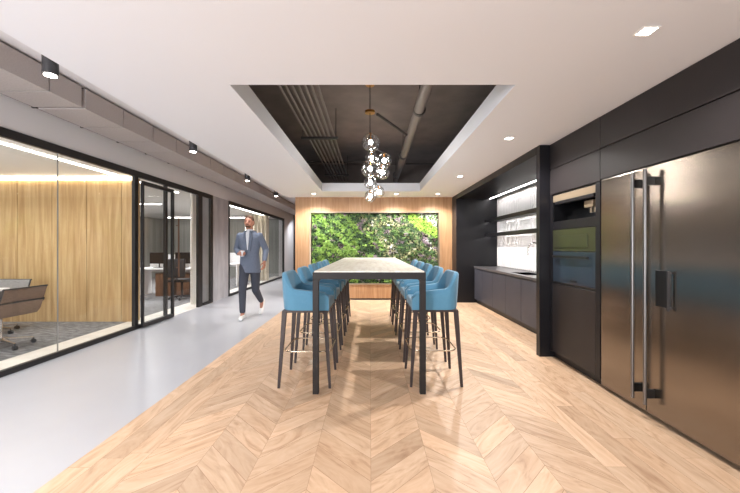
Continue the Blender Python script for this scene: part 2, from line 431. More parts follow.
SP_CYL, SP_DN = 62, 110
def place_words(i, words): return words[i]
cl_lab = ['black cylinder ceiling spotlight nearest the viewer, above the meeting room glass',
          'second black cylinder spotlight down the corridor, above the sliding glass door',
          'third black cylinder spotlight down the corridor, above the walking man',
          'small farthest black cylinder spotlight beside the oak feature wall top']
def cyl_light(y, lab):
    t = thing('cylinder_spotlight', (-2.205, y, 3.0), lab, 'ceiling light', 'black cylinder spotlights along the corridor')
    MB().cyl((-2.205, y, 2.482), (-2.205, y, 2.72), .045, n=28).build('housing', M['gunmetal'], t, smooth='auto')
    MB().cyl((-2.24, y, 2.72), (-2.205, y, 3.0), .008, n=10).build('stem', M['gunmetal'], t, smooth='auto')
    MB().cyl((-2.205, y, 2.477), (-2.205, y, 2.483), .035, n=24).build('lens', M['lens'], t, smooth='auto')
    spotlight((-2.205, y, 2.465), SP_CYL, 2.3, .8, rad=.05)
for i, y in enumerate((2.38, 4.3, 6.2, 8.1)): cyl_light(y, cl_lab[i])
for y in (.45, -1.5, 10.1, 12.1, 14.1): spotlight((-2.6, y, 2.9), SP_CYL, 2.3, .8)

def downlight(x, y, lab):
    t = thing('recessed_downlight', (x, y, CH), lab, 'ceiling light', 'square recessed ceiling downlights')
    MB().box(x-.044, x+.044, y-.044, y-.036, CH-.004, CH+.01).box(x-.044, x+.044, y+.036, y+.044, CH-.004, CH+.01)\
        .box(x-.044, x-.036, y-.036, y+.036, CH-.004, CH+.01).box(x+.036, x+.044, y-.036, y+.036, CH-.004, CH+.01).build('trim_ring', M['white'], t)
    MB().box(x-.036, x+.036, y-.036, y+.036, CH-.003, CH+.004).build('lens', M['lens'], t)
    spotlight((x, y, CH-.02), SP_DN*(.6 if y < 3 else 1.35), 2.55, .6, rad=.035)
dl = [(1.54, 1.92, 'square ceiling downlight nearest the viewer, in front of the steel refrigerator'),
      (1.54, 3.82, 'small ceiling downlight in front of the tall oven cabinet'),
      (1.54, 5.9, 'small ceiling downlight beside the kitchenette fascia, halfway down the room'),
      (1.54, 7.85, 'tiny ceiling downlight at the right end of the oak feature wall'),
      (.60, 7.85, 'tiny ceiling downlight right of the glass bubble pendant, by the oak wall'),
      (-1.28, 7.85, 'tiny ceiling downlight at the left end of the oak feature wall')]
for a in dl: downlight(*a)
for x, y in ((1.54, 0), (-1.4, .2), (1.54, -1.7)): spotlight((x, y, CH-.02), 40, 2.2, .7)  # added spots without fixtures, above and behind the camera, as fill

# ------------------------------------------------------------------ services in the dark ceiling void
for i in range(7):
    x = -1.03+i*.073
    o = MB().tube([(x, -2.0, 3.12), (x, 3, 3.12), (x, 9.5, 3.12)], .017, 10).build('ceiling_conduit', M['pipe'], smooth=True)
    lab = ['leftmost grey conduit in the row under the dark ceiling', 'second conduit from the left in the row under the dark ceiling',
           'third conduit from the left in the row under the dark ceiling', 'middle conduit of the seven under the dark ceiling',
           'third conduit from the right in the row under the dark ceiling', 'second conduit from the right in the row under the dark ceiling',
           'rightmost grey conduit of the row, nearest the glass pendant'][i]
    tag(o, lab, 'conduit', 'parallel conduits under the dark ceiling')
for y, lab in ((5.67, 'dark trapeze hanger bar holding the conduits, nearer one'), (8.6, 'dark trapeze hanger bar holding the conduits at the far end')):
    t = thing('conduit_hanger', (-.8, y, 3.08), lab, 'hanger', 'trapeze hangers of the conduits')
    MB().box(-1.13, -.53, y-.02, y+.02, 3.06, 3.10).build('bar', M['pipe_dark'], t)
    for x in (-1.10, -.56): MB().cyl((x, y, 3.10), (x, y, VZ), .007, n=8).build('rod', M['pipe_dark'], t, smooth='auto')
p = thing('round_duct', (.68, 3, 3.12), 'fat round grey pipe running away under the dark ceiling, right of the pendant', 'pipe')
MB().tube([(.63, -2, 3.12), (.64, 3.6, 3.12), (.70, 9.55, 3.12)], .068, 20).build('tube', M['pipe'], p, smooth='auto')
for y in (4.6, 6.9, 8.8):
    MB().cyl((.66, y-.03, 3.12), (.66, y+.03, 3.12), .082, n=20).cyl((.66, y, 3.19), (.66, y, VZ), .007, n=8).build('clamp', M['pipe_dark'], p, smooth='auto')
tag(MB().tube([(.10, 4.75, 3.12), (.58, 5.5, 3.08)], .02, 8).build('diagonal_brace', M['pipe_dark'], smooth='auto'), 'dark diagonal strut crossing towards the fat ceiling pipe', 'strut')
tag(MB().tube([(-1.9, 8.0, 3.26), (-.9, 8.0, 3.26), (0, 8.0, 3.26)], .018, 8).build('cross_pipe', M['pipe_dark'], smooth='auto'), 'thin dark cross pipe at the far end left of the pendant', 'pipe')
tag(MB().tube([(.85, 8.2, 3.26), (1.5, 8.2, 3.26), (2.3, 8.2, 3.26)], .018, 8).build('cross_pipe', M['pipe_dark'], smooth='auto'), 'thin dark cross pipe at the far end right of the fat pipe', 'pipe')

# ------------------------------------------------------------------ pendant
PX, PY = 0.0, 4.8
pd = thing('bubble_pendant', (PX, PY, VZ), 'cluster pendant of clear glass bubbles on a black cord above the table', 'pendant lamp')
MB().cyl((PX, PY, VZ-.03), (PX, PY, VZ), .06, n=28).build('ceiling_rose', M['brass'], pd, smooth='auto')
MB().cyl((PX, PY, 3.155), (PX, PY, 3.185), .07, n=28).build('canopy', M['brass'], pd, smooth='auto')
MB().cyl((PX, PY, 2.0), (PX, PY, VZ-.03), .0055, n=8).build('cord', M['black'], pd, smooth='auto')
def px2(x, y): return (x-370)*PY/345, 1.3-(y-246.5)*PY/345
for (x, y, r, dy) in ((370.7, 142.3, .125, 0), (371.6, 157.5, .09, .03), (384.3, 160.5, .105, 0), (382.4, 171.5, .10, .06), (370.2, 169, .125, -.02), (370.3, 182, .09, .03), (370.3, 196.5, .08, 0), (379, 191.5, .08, .05)):
    gx, gz = px2(x, y); gy = PY+dy
    g = MB().ell((gx, gy, gz), (r, r, r), 32, 20).build('globe', M['bubble'], pd, smooth=True)
    MB().ell((gx, gy, gz), (.027, .027, .034), 16, 12).build('bulb', M['bulb'], g, smooth=True)
    MB().cyl((gx, gy, gz+.04), (gx, gy, gz+r*.85), .012, n=12).cyl((gx, gy, gz+r*.93), (gx, gy, gz+r*1.02), .024, n=16).build('socket', M['brass'], g, smooth='auto')
    if abs(gx-PX) > .1: MB().cyl((gx, gy, gz+r), (PX+.006, PY, gz+r+.09), .005, n=8).build('arm', M['black'], g, smooth='auto')

# ------------------------------------------------------------------ table
tx0, tx1, ty0, ty1 = -.505, .492, 3.03, 6.72
tb = thing('bar_table', (0, 4.87, 0), 'long high bar table with pale stone top on a dark metal frame', 'table')
MB().box(tx0+.012, tx1-.012, ty0+.012, ty1-.012, 1.068, 1.083, .002).build('tabletop', M['tabletop'], tb)
fr = MB()
W = .052
fr.box(tx0, tx1, ty0, ty0+W, 1.012, 1.072, .003).box(tx0, tx1, ty1-W, ty1, 1.012, 1.072, .003)
fr.box(tx0, tx0+W, ty0+W, ty1-W, 1.012, 1.072).box(tx1-W, tx1, ty0+W, ty1-W, 1.012, 1.072)
for xs, sgn in ((tx0+W, 1), (tx1-W, -1)):         # rounded inner corners
    for ya in (ty0, ty1-W):
        pts = [(xs, 1.012)]+[(xs+sgn*(.03-.03*math.sin(a)), 1.012-(.03-.03*math.cos(a))) for a in [PI/2*i/6 for i in range(7)]]
        fr.prism(pts, 'y', ya, ya+W)
fr.build('table_frame', M['tableframe'], tb)
for x in (tx0, tx1-W):
    for y in (ty0, ty1-W): MB().box(x, x+W, y, y+W, 0, 1.012, .003).build('leg', M['tableframe'], tb)

# ------------------------------------------------------------------ bar stool (faces +x, origin at floor centre)
def make_stool():
    st = thing('bar_stool', (0, 0, 0), 'x', 'bar stool', 'blue upholstered bar stools at the high table')
    # wraparound shell
    HW = .245; XBk, XF = -.215, .225
    path = []
    R = .13
    for i in range(9): path.append(((XF-(XF-(XBk+R))*i/9, -HW), (0, -1)))
    for i in range(9):
        a = -PI/2-PI/2*i/8; path.append(((XBk+R+R*math.cos(a), -HW+R+R*math.sin(a)), (math.cos(a), math.sin(a))))
    for i in range(1, 7): path.append(((XBk, (-HW+R)+(2*(HW-R))*i/7), (-1, 0)))
    for i in range(9):
        a = PI-PI/2*i/8; path.append(((XBk+R+R*math.cos(a), HW-R+R*math.sin(a)), (math.cos(a), math.sin(a))))
    for i in range(1, 10): path.append((((XBk+R)+(XF-(XBk+R))*i/9, HW), (0, 1)))
    def top(x):
        u = (x-XBk)/(XF-XBk)
        if u < .03: return 1.06
        if u < .30:
            k = (u-.03)/.27; k = k**.8; k = k*k*(3-2*k); return 1.06-.15*k
        return .91-.035*(u-.30)/.70
    b = bmesh.new(); rings = []
    for (x, y), (nx, ny) in path:
        zt = top(x); th = .05; k = (zt-.71)/.35; ln = .02*k
        th_b = .052
        endf = max(0, (x-(XF-.04))/.04)
        zt -= .035*endf**2
        sec = [(-.028, .708), (-.004, .712), (0, .73), (ln*.4, .83), (ln, zt-.022), (ln-.010, zt-.005), (ln-.026, zt), (ln-.042, zt-.006), (ln-.052, zt-.024), (-.058, .84), (-.062, .76), (-.06, .712)]
        rings.append([b.verts.new((x+nx*o_, y+ny*o_, z)) for o_, z in sec])
    for A, B in zip(rings, rings[1:]):
        for k in range(len(A)): b.faces.new((A[k], A[(k+1)%len(A)], B[(k+1)%len(A)], B[k]))
    b.faces.new(rings[0]); b.faces.new(rings[-1][::-1])
    m_ = MB(); m_.bm.free(); m_.bm = b
    m_.build('backrest', M['blue'], st, smooth='auto')
    s_ = MB().box(XBk+.045, XF+.005, -HW+.052, HW-.052, .712, .80, .03, 4)
    s_.build('seat', M['blue'], st, smooth='auto')
    MB().box(XBk+.01, XF-.005, -HW+.01, HW-.01, .69, .712, .004).build('seat_frame', M['leg'], st)
    for sx in (-1, 1):
        for sy in (-1, 1):
            MB().beam((sx*.188-.0, sy*.212, .70), (sx*.235, sy*.24, 0), .04, .04, (1, 0, 0), .022, .022).build('leg', M['leg'], st)
    # footrest ring
    z = .333; q = []
    hw, hx, r = .232, .222, .0
    for (ccx, ccy, a0) in ((.155, -.15, -PI/2), (.155, .15, 0), (-.11, .15, PI/2), (-.11, -.15, PI)):
        for i in range(7):
            a = a0+PI/2*i/6; q.append((ccx+.085*math.cos(a), ccy+.085*math.sin(a), z))
    MB().tube(q, .0065, 10, closed=True).build('footrest_ring', M['nickel'], st, smooth=True)
    return st
stool = make_stool()
oL = ['nearest', 'second', 'middle', 'fourth', 'farthest']
first = True
for side in (-1, 1):
    for i in range(5):
        o = stool if first else copy_tree(stool); first = False
        w = 'left' if side < 0 else 'right'
        lab = ('blue bar stool on the %s side of the table, nearest the viewer' % w if i == 0 else
               'blue bar stool on the %s side of the table, %s' % (w, {1: 'second', 2: 'third and middle one', 3: 'fourth'}.get(i, 'fifth and farthest')))
        if i == 4: lab = 'blue bar stool on the %s side of the table, farthest from the viewer' % w
        put(o, (-.602 if side < 0 else .615, 3.407+.69*i+(0 if side < 0 else .03), 0), 0 if side < 0 else PI, lab)
        o.rotation_euler.z += random.uniform(-.012, .012)

# ------------------------------------------------------------------ kitchenette
KX = 2.42; CT = .84
def basecab(y0, y1, lab):
    t = thing('base_cabinet', ((KX+2.95)/2, (y0+y1)/2, 0), lab, 'cabinet', 'charcoal handleless base cabinets in the kitchenette')
    MB().box(KX+.022, 2.95, y0+.001, y1-.001, .09, CT-.045).build('carcass', M['blackpanel'], t)
    MB().box(KX, KX+.02, y0+.003, y1-.003, .092, CT-.055, .0015, 1).build('door', M['laminate2'], t)
    MB().box(KX+.05, KX+.065, y0+.001, y1-.001, 0, .09).build('toe_kick', M['black'], t)
ys = [4.25, 4.89, 5.53, 6.17, 6.81, 7.45, 7.99]
labs = ['charcoal base cabinet door nearest the black column, under the tap', 'second charcoal base cabinet from the black column', 'third charcoal base cabinet from the black column',
        'fourth charcoal base cabinet from the black column', 'fifth charcoal base cabinet from the black column', 'narrow charcoal base cabinet in the far corner by the oak wall']
for a, b, l in zip(ys, ys[1:], labs): basecab(a, b, l)
tag(MB().box(KX-.015, 2.95, 4.25, 5.55, CT-.042, CT, .003).box(KX-.015, 2.95, 6.15, 7.99, CT-.042, CT, .003)
    .box(KX-.015, 2.5, 5.55, 6.15, CT-.042, CT).box(2.84, 2.95, 5.55, 6.15, CT-.042, CT).build('worktop', M['worktop']),
    'dark stone worktop running along the kitchenette base cabinets', 'worktop')
tag(MB().box(2.5, 2.84, 5.55, 5.56, CT-.04, CT-.001).box(2.5, 2.84, 6.14, 6.15, CT-.04, CT-.001).box(2.5, 2.51, 5.56, 6.14, CT-.04, CT-.001)
    .box(2.83, 2.84, 5.56, 6.14, CT-.04, CT-.001).box(2.51, 2.83, 5.56, 6.14, CT-.04, CT-.032).build('sink', M['appliance_glass']), 'black undermount sink set in the dark worktop', 'sink')
tp = thing('kitchen_tap', (2.89, 5.86, CT), 'tall chrome gooseneck tap standing on the worktop behind the sink', 'tap')
pts = [(2.89, 5.86, CT), (2.89, 5.86, CT+.42)]+[(2.79+.10*math.cos(a), 5.86, CT+.42+.10*math.sin(a)) for a in [PI*i/12 for i in range(1, 13)]]+[(2.69, 5.86, CT+.30)]
MB().tube(pts, .013, 12).build('spout', M['chrome'], tp, smooth='auto')
MB().cyl((2.89, 5.86, CT), (2.89, 5.86, CT+.05), .026).build('base', M['chrome'], tp, smooth='auto')
MB().cyl((2.89, 5.86, CT+.08), (2.89, 5.78, CT+.11), .007).build('lever', M['chrome'], tp, smooth='auto')
# backsplash: staggered long rounded tiles
mb = MB(); rowh, cw_ = .26, .085; col_ = 0
struct(MB().box(2.955, 3.0, 4.15, 8.0, CT, 2.40), 'wall_right_backsplash', M['grout'])
for r in range(8):
    y = 4.18; col_ = 0
    if r > 2: break
    while y < 7.95:
        z0, z1 = ((CT+.002, 1.57), (1.57, 1.90), (1.90, 2.395))[r]
        w2 = cw_/2-.009; yc = y+cw_/2; zt = z1-.003; ra = w2
        if z1-z0 > .06:
            pts = [(yc-w2, z0+.003+ra), ]+[(yc-w2*math.cos(a), z0+.003+ra-ra*math.sin(a)) for a in (PI/6, PI/3, PI/2, PI*2/3, PI*5/6)]+[(yc+w2, z0+.003+ra), (yc+w2, zt-ra)]+[(yc+w2*math.cos(a), zt-ra+ra*math.sin(a)) for a in (PI/6, PI/3, PI/2, PI*2/3, PI*5/6)]+[(yc-w2, zt-ra)]
            mb.prism(pts, 'x', 2.946, 2.956)
        y += cw_
mb.build('trim_3', M['tile'], kind='structure')
for i, (z, lab) in enumerate(((1.87, 'upper long black shelf on the white tiled splashback'), (1.54, 'lower long black shelf on the white tiled splashback'))):
    tag(MB().box(2.67, 2.944, 4.16, 7.995, z, z+.055, .002).box(2.67, 2.685, 4.16, 7.995, z-.018, z+.002).build('wall_shelf', M['blackpanel']), lab, 'shelf', 'black shelves in the kitchenette')
for z in (1.87, 1.54): tag(MB().box(2.73, 2.745, 4.17, 7.99, z-.004, z-.0005).build('shelf_light_strip', M['led_shelf']), 'slim light strip under the %s black shelf' % ('upper' if z > 1.7 else 'lower'), 'light')  # strips added out of sight to brighten the tiles below each shelf
# niche end panel, fascia, lowered soffit, LED
struct(MB().box(2.0, 3.05, 8.0, 8.06, 0, CH-.002).box(2.0, 2.06, 8.06, 8.4, 0, CH-.002), 'wall_niche_end', M['blackpanel'])
struct(MB().box(2.0, 2.05, 4.16, 8.0, 2.40, CH-.001).box(2.05, 3.05, 4.16, 8.0, 2.42, CH-.001).box(2.05, 2.75, 4.16, 8.0, 2.40, 2.42).box(2.815, 3.0, 4.16, 8.0, 2.401, 2.42), 'trim_4', M['blackpanel'])
tag(MB().box(2.765, 2.80, 4.17, 7.99, 2.402, 2.417).build('led_light_strip', M['led_cool']), 'bright linear light strip above the white tiled splashback', 'light')
tag(MB().box(2.0, 2.95, 4.07, 4.15, 0, CH-.002, .002).build('tall_side_panel', M['blackpanel']), 'full height black side panel between the kitchenette and the ovens', 'panel')

# tall oven cabinet
oy0, oy1 = 3.18, 4.065
ov = thing('tall_oven_cabinet', (2.5, 3.62, 0), 'tall dark cabinet housing the built in coffee machine and ovens', 'cabinet')
MB().box(XR+.02, 2.95, oy0, oy0+.02, .08, CH-.002).box(XR+.02, 2.95, oy1-.02, oy1, .08, CH-.002).box(XR+.02, 2.95, oy0+.02, oy1-.02, .86, .878)\
    .box(XR+.02, 2.95, oy0+.02, oy1-.02, 1.885, 1.905).box(2.9, 2.95, oy0+.02, oy1-.02, .1, 2.49).build('carcass', M['blackpanel'], ov)
MB().box(XR, XR+.02, oy0, oy0+.065, .08, 1.9, .001, 1).box(XR, XR+.02, oy1-.055, oy1, .08, 1.9, .001, 1).build('stile', M['blackpanel'], ov)
MB().box(XR, XR+.02, oy0+.068, oy1-.058, .085, .872, .0015, 1).build('door', M['laminate'], ov)
MB().box(XR, XR+.02, oy0+.002, oy1-.002, 1.905, 2.196, .0015, 1).build('door', M['laminate'], ov)
MB().box(XR, XR+.02, oy0+.002, oy1-.002, 2.202, CH-.003, .0015, 1).build('upper_panel', M['laminate'], ov)
MB().box(XR+.06, XR+.075, oy0, oy1, 0, .085).build('toe_kick', M['black'], ov)
ya, yb = oy0+.07, oy1-.06
cm = thing('built_in_coffee_machine', (2.3, 3.62, 1.5), 'built in coffee machine with dark open bay and metal spout, above the ovens', 'coffee machine')
MB().box(XR+.06, 2.6, ya, yb, 1.49, 1.50).box(XR+.012, 2.6, ya, yb, 1.875, 1.883).box(XR+.28, 2.6, ya, yb, 1.50, 1.875).box(XR+.012, XR+.28, ya, ya+.008, 1.5, 1.875).box(XR+.012, XR+.28, yb-.008, yb, 1.5, 1.875).build('housing', M['appliance_glass'], cm)
MB().box(XR+.006, XR+.03, ya, yb, 1.81, 1.883, .002).build('control_panel', M['champagne'], cm)
MB().box(XR+.002, XR+.05, ya+.03, yb-.04, 1.775, 1.81, .004).build('top_rail', M['blackpanel'], cm)
MB().box(XR+.006, XR+.28, ya, yb, 1.49, 1.585, .002).build('drip_tray', M['blackpanel'], cm)
MB().box(XR+.05, XR+.2, 3.36, 3.50, 1.69, 1.76, .01).cyl((XR+.10, 3.40, 1.64), (XR+.10, 3.40, 1.70), .014).cyl((XR+.10, 3.46, 1.64), (XR+.10, 3.46, 1.70), .014).build('spout', M['champagne'], cm, smooth='auto')
o1 = thing('warming_oven', (2.3, 3.62, 1.25), 'olive green fronted built in oven, between coffee machine and blue oven', 'oven')
MB().box(XR+.03, 2.6, ya+.003, yb-.003, 1.252, 1.486).build('body', M['black'], o1)
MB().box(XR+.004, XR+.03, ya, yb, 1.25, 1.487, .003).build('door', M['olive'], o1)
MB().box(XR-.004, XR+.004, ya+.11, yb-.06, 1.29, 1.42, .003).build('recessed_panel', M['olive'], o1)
o2 = thing('steam_oven', (2.3, 3.62, .88), 'steel blue fronted built in oven with dark bar handle, lowest in the cabinet', 'oven')
MB().box(XR+.03, 2.6, ya+.003, yb-.003, .882, 1.244).build('body', M['black'], o2)
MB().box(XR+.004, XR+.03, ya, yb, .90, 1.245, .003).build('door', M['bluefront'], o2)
MB().box(XR-.035, XR-.012, ya+.07, yb-.05, 1.175, 1.20, .004).box(XR-.013, XR+.005, ya+.1, ya+.12, 1.18, 1.195).box(XR-.013, XR+.005, yb-.1, yb-.08, 1.18, 1.195).build('handle', M['bracket'], o2)
MB().box(XR+.001, XR+.005, 3.55, 3.66, .925, .945).build('badge', M['bracket'], o2)
MB().box(XR+.004, XR+.02, ya, yb, .879, .898).build('vent_slot', M['bracket'], o2)

# refrigerator
fy0, fs, fy1 = 1.93, 2.647, 3.17
fg = thing('refrigerator', (2.5, 2.55, 0), 'large two door brushed steel refrigerator with long vertical bar handles', 'refrigerator')
MB().box(XR+.05, 2.95, fy0+.002, fy1-.002, .09, 1.905).build('body', M['black'], fg)
MB().box(XR+.07, XR+.085, fy0, fy1, 0, .09).build('toe_kick', M['black'], fg)
for (a, b, nm, hy) in ((fs+.003, fy1-.004, 'door', fs+.055), (fy0+.002, fs-.003, 'door', fs-.068)):
    dr = MB().box(XR, XR+.05, a, b, .035, 1.905, .004).build(nm, M['steel'], fg)
    MB().cyl((XR-.065, hy, .12), (XR-.065, hy, 1.875), .0125, n=20).build('handle', M['handle'], dr, smooth='auto')
    for z in (.20, 1.79): MB().box(XR-.062, XR+.003, hy-.011, hy+.011, z-.032, z+.032, .002).build('handle_bracket', M['bracket'], dr)
    if hy < fs:
        ds = MB().box(XR-.004, XR+.002, 2.43, 2.56, .86, 1.125, .001, 1).build('dispenser_recess', M['bracket'], dr)
        MB().box(XR-.03, XR-.018, 2.42, 2.432, .845, 1.125).box(XR-.02, XR-.002, 2.42, 2.44, 1.105, 1.117).box(XR-.02, XR-.002, 2.42, 2.44, .86, .872).build('pull_bar', M['gunmetal'], ds)
def overcab(z0, z1, lab):
    t = thing('overhead_cabinet', (2.5, 2.5, z0), lab, 'cabinet')
    MB().box(XR+.02, 2.95, fy0, fy1, z0+.002, z1-.002).build('carcass', M['black'], t)
    MB().box(XR, XR+.02, fy0+.002, fy1+.006, z0+.004, z1-.003, .0015, 1).build('door', M['laminate'], t)
overcab(1.912, 2.198, 'lower dark cabinet front directly above the steel refrigerator')
overcab(2.2, CH-.001, 'upper dark cabinet front under the ceiling, above the steel refrigerator')
tag(MB().box(XR, 2.95, .3, 1.92, 0, CH-.002, .002).build('tall_cabinet', M['laminate']), 'dark tall cabinet at the near end of the kitchen wall beside the refrigerator', 'cabinet')

# ------------------------------------------------------------------ living wall
lw = thing('living_wall', (0.1, YW+.15, gz0), 'framed vertical garden of mixed green plants in the oak wall', 'green wall')
MB().box(gx0+t_, gx1-t_, YW+.13, YW+.19, gz0+t_, gz1-t_).build('planting_panel', M['soil'], lw)
species = [('bright_fern', lin(134, 168, 78), lin(88, 126, 48), 1.35), ('dark_ivy', lin(54, 82, 46), lin(30, 48, 28), 1.0), ('olive_creeper', lin(148, 154, 108), lin(106, 114, 74), .6),
           ('pale_herb', lin(206, 202, 164), lin(166, 166, 124), .55), ('purple_foliage', lin(146, 128, 138), lin(98, 82, 94), .8), ('lime_moss', lin(152, 192, 78), lin(114, 158, 52), .8),
           ('silver_leaf', lin(226, 230, 226), lin(186, 194, 186), .75), ('mid_green', lin(104, 140, 74), lin(66, 98, 48), .85)]
def hsh(a, b, s):
    v = math.sin(a*127.1+b*311.7+s*74.7)*43758.5453; return v-math.floor(v)
def vn(x, y, s):
    xi, yi = math.floor(x), math.floor(y); fx, fy = x-xi, y-yi; fx = fx*fx*(3-2*fx); fy = fy*fy*(3-2*fy)
    return (hsh(xi, yi, s)*(1-fx)+hsh(xi+1, yi, s)*fx)*(1-fy)+(hsh(xi, yi+1, s)*(1-fx)+hsh(xi+1, yi+1, s)*fx)*fy
def pick(x, z):
    u = (x-gx0)/(gx1-gx0); v = (z-gz0)/(gz1-gz0)       # 0..1 from lower left
    dgl = u+ (v-1)*.35                                  # swathes fall to the right
    dgl = u*1.0-(1-v)*.38
    jit = (vn(x*4, z*4, 1)-.5)*.16; k = dgl+jit
    if u > .76 and v > .52 and abs(v-(1.0-(u-.72)*1.1)) < .085+jit*.3: return 5
    if u > .84 and v > .62 and v > (1.08-(u-.72)*1.1): return 6 if random.random() < .75 else 7
    if .02 < k < .12 and v > .2 and v < .8 and vn(x*3, z*3, 4) > .45: return 4
    A_ = x*.75-z*.66; B_ = x*.66+z*.75
    n1 = vn(B_*9, A_*2.6, 1)*.6+vn(B_*22, A_*9, 5)*.4+random.uniform(-.1, .1); n2 = vn(B_*14, A_*5, 2)
    if k < .34:
        if n2 > .80: return 4
        if n1 < .42: return random.choice((1, 1, 7, 1))
        if n1 < .58: return random.choice((7, 7, 0, 1))
        if n1 < .74: return random.choice((0, 0, 7))
        return random.choice((5, 0, 3))
    if n2 > .80: return 4
    if n1 < .36: return random.choice((1, 1, 7, 1, 2))
    if n1 < .52: return random.choice((2, 7, 2, 1))
    if n1 < .70: return random.choice((3, 2, 1, 7))
    return random.choice((3, 3, 2, 6, 1))
LB = [MB() for _ in species]
def leaf(mb, c, ln, wd, d, n):
    s_ = d.cross(n).normalized(); bm = mb.bm
    p0 = bm.verts.new(c); a = bm.verts.new(c+d*ln*.45+s_*wd/2-n*ln*.06); b = bm.verts.new(c+d*ln*.45-s_*wd/2-n*ln*.06)
    m1 = bm.verts.new(c+d*ln*.5+n*ln*.05); t = bm.verts.new(c+d*ln-n*ln*.15)
    bm.faces.new((p0, a, m1)); bm.faces.new((p0, m1, b)); bm.faces.new((a, t, m1)); bm.faces.new((m1, t, b))
nclump = 0
zz = gz0+t_+.02
while zz < gz1-t_-.01:
    xx = gx0+t_+.02+random.uniform(0, .03)
    while xx < gx1-t_-.01:
        x = xx+random.uniform(-.02, .02); z = zz+random.uniform(-.02, .02)
        k = pick(x, z); sz = species[k][3]
        dep = YW+.125-.085*vn(x*7, z*7, 9)-random.uniform(0, .025)
        for j in range(9 if sz < .7 else 7):
            a = random.uniform(0, 2*PI); dz = -0.5+random.uniform(-.4, .4)
            dd = Vector((math.cos(a), -.75+random.uniform(-.3, .3), math.sin(a)*.8+dz)).normalized()
            nn = Vector((random.uniform(-.5, .5), -1, .5+random.uniform(-.4, .4))); nn = (nn-dd*nn.dot(dd)).normalized()
            c0 = Vector((x+random.uniform(-.02, .02), dep, z+random.uniform(-.02, .02)))
            ll = .052*sz*random.uniform(.8, 1.4)
            tip = c0+dd*ll
            if not (gx0+t_ < tip.x < gx1-t_ and gz0+t_ < tip.z < gz1-t_): continue
            leaf(LB[k], c0, ll, .030*sz*random.uniform(.7, 1.1), dd, nn)
        xx += .042
    zz += .04
nice = ['bright_fern', 'dark_ivy', 'olive_creeper', 'pale_herb', 'purple_foliage', 'lime_moss', 'silver_foliage', 'green_foliage']
plab = ['bright green fern leaves', 'dark green ivy leaves', 'small olive creeper leaves', 'pale cream green leaves', 'dusky purple leaves', 'vivid lime green leaves', 'silvery white leaves', 'mid green leaves']
for (nm, c1, c2, s_), b, n_, pl in zip(species, LB, nice, plab):
    m_ = noisy(mat('leaf_'+nm, c1, .55), c2, c1, 14, lo=.3, hi=.6)
    P(m_).inputs['Subsurface Weight'].default_value = 0
    o = b.build(n_, m_, lw, recalc=False); o['label'] = pl; o['kind'] = 'stuff'
# recessed light washing the planting
for x in (-1.28, -.34, .60, 1.54):
    o = spotlight((x, 7.78, CH-.02), 30, 2.6, 1); o.rotation_euler = (math.radians(15), 0, 0)

# ------------------------------------------------------------------ meeting room
M['sling'] = noisy(mat('brown_ribbed_sling', lin(120, 100, 88), .6), lin(112, 92, 80), lin(136, 116, 102), 90, (.2, .2, 6))
M['sling_grey'] = noisy(mat('grey_ribbed_sling', lin(130, 128, 128), .6), lin(120, 118, 118), lin(150, 148, 148), 90, (.2, .2, 6))
def meeting_chair(loc, rz, lab, sm):
    t = thing('meeting_chair', loc, lab, 'chair', 'low back swivel chairs in the meeting room')
    ox, oy, _ = loc
    # faces +x locally, back at -x
    prof = [(.27, .47), (.22, .455), (.05, .43), (-.12, .415), (-.20, .425), (-.245, .48), (-.27, .56), (-.30, .66), (-.335, .775)]
    b = MB(); n = len(prof)
    A = [[b.bm.verts.new((ox+x+dx, oy+y, z+dz)) for x, z in prof] for y, dx, dz in ((-.27, 0, 0), (.27, 0, 0), (.27, -.012, -.014), (-.27, -.012, -.014))]
    for q in range(4):
        r0, r1 = A[q], A[(q+1) % 4]
        for i in range(n-1): b.bm.faces.new((r0[i], r0[i+1], r1[i+1], r1[i]))
    b.bm.faces.new([A[q][0] for q in range(4)]); b.bm.faces.new([A[q][-1] for q in (3, 2, 1, 0)])
    b.build('seat_sling', sm, t, smooth='auto')
    f = MB()
    for y in (-.275, .275): f.tube([(ox+x, oy+y, z) for x, z in prof], .011, 8)
    f.cyl((ox-.30, oy-.28, .60), (ox-.30, oy+.28, .60), .012).cyl((ox-.345, oy-.28, .775), (ox-.345, oy+.28, .775), .01).cyl((ox+.0, oy-.27, .41), (ox+.0, oy+.27, .41), .013)
    f.build('frame', M['gunmetal'], t, smooth='auto')
    for y in (-.30, .30):
        MB().tube([(ox+.1, oy+y, .43), (ox+.16, oy+y, .55), (ox+.13, oy+y, .64), (ox-.02, oy+y, .65), (ox-.2, oy+y, .645), (ox-.27, oy+y, .57)], .013, 8).build('armrest', M['gunmetal'], t, smooth=True)
    MB().cyl((ox, oy, .10), (ox, oy, .40), .025).build('post', M['chrome'], t, smooth='auto')
    for i in range(5):
        a = 2*PI*i/5+.3; e = (ox+.31*math.cos(a), oy+.31*math.sin(a))
        bl = MB().beam((ox, oy, .11), (e[0], e[1], .075), .035, .03, (0, 0, 1), .02, .02).build('base_arm', M['chrome'], t)
        MB().cyl((e[0]-.02*math.sin(a), e[1]+.02*math.cos(a), .028), (e[0]+.02*math.sin(a), e[1]-.02*math.cos(a), .028), .028, n=16).cyl((e[0], e[1], .03), (e[0], e[1], .08), .008).build('caster', M['black'], bl, smooth='auto')
    t.rotation_euler.z = rz
meeting_chair((-4.74, 4.42, 0), PI, 'brown sling swivel chair behind the glass, nearest the corridor', M['sling'])
meeting_chair((-5.66, 5.14, 0), -PI/2, 'grey sling swivel chair at the far end of the meeting table', M['sling_grey'])
mt = thing('meeting_table', (-5.9, 3.6, 0), 'white meeting table just inside the glass at the left edge', 'table')
MB().box(-6.6, -5.03, 2.2, 4.82, .69, .725, .006).build('tabletop', M['desk'], mt)
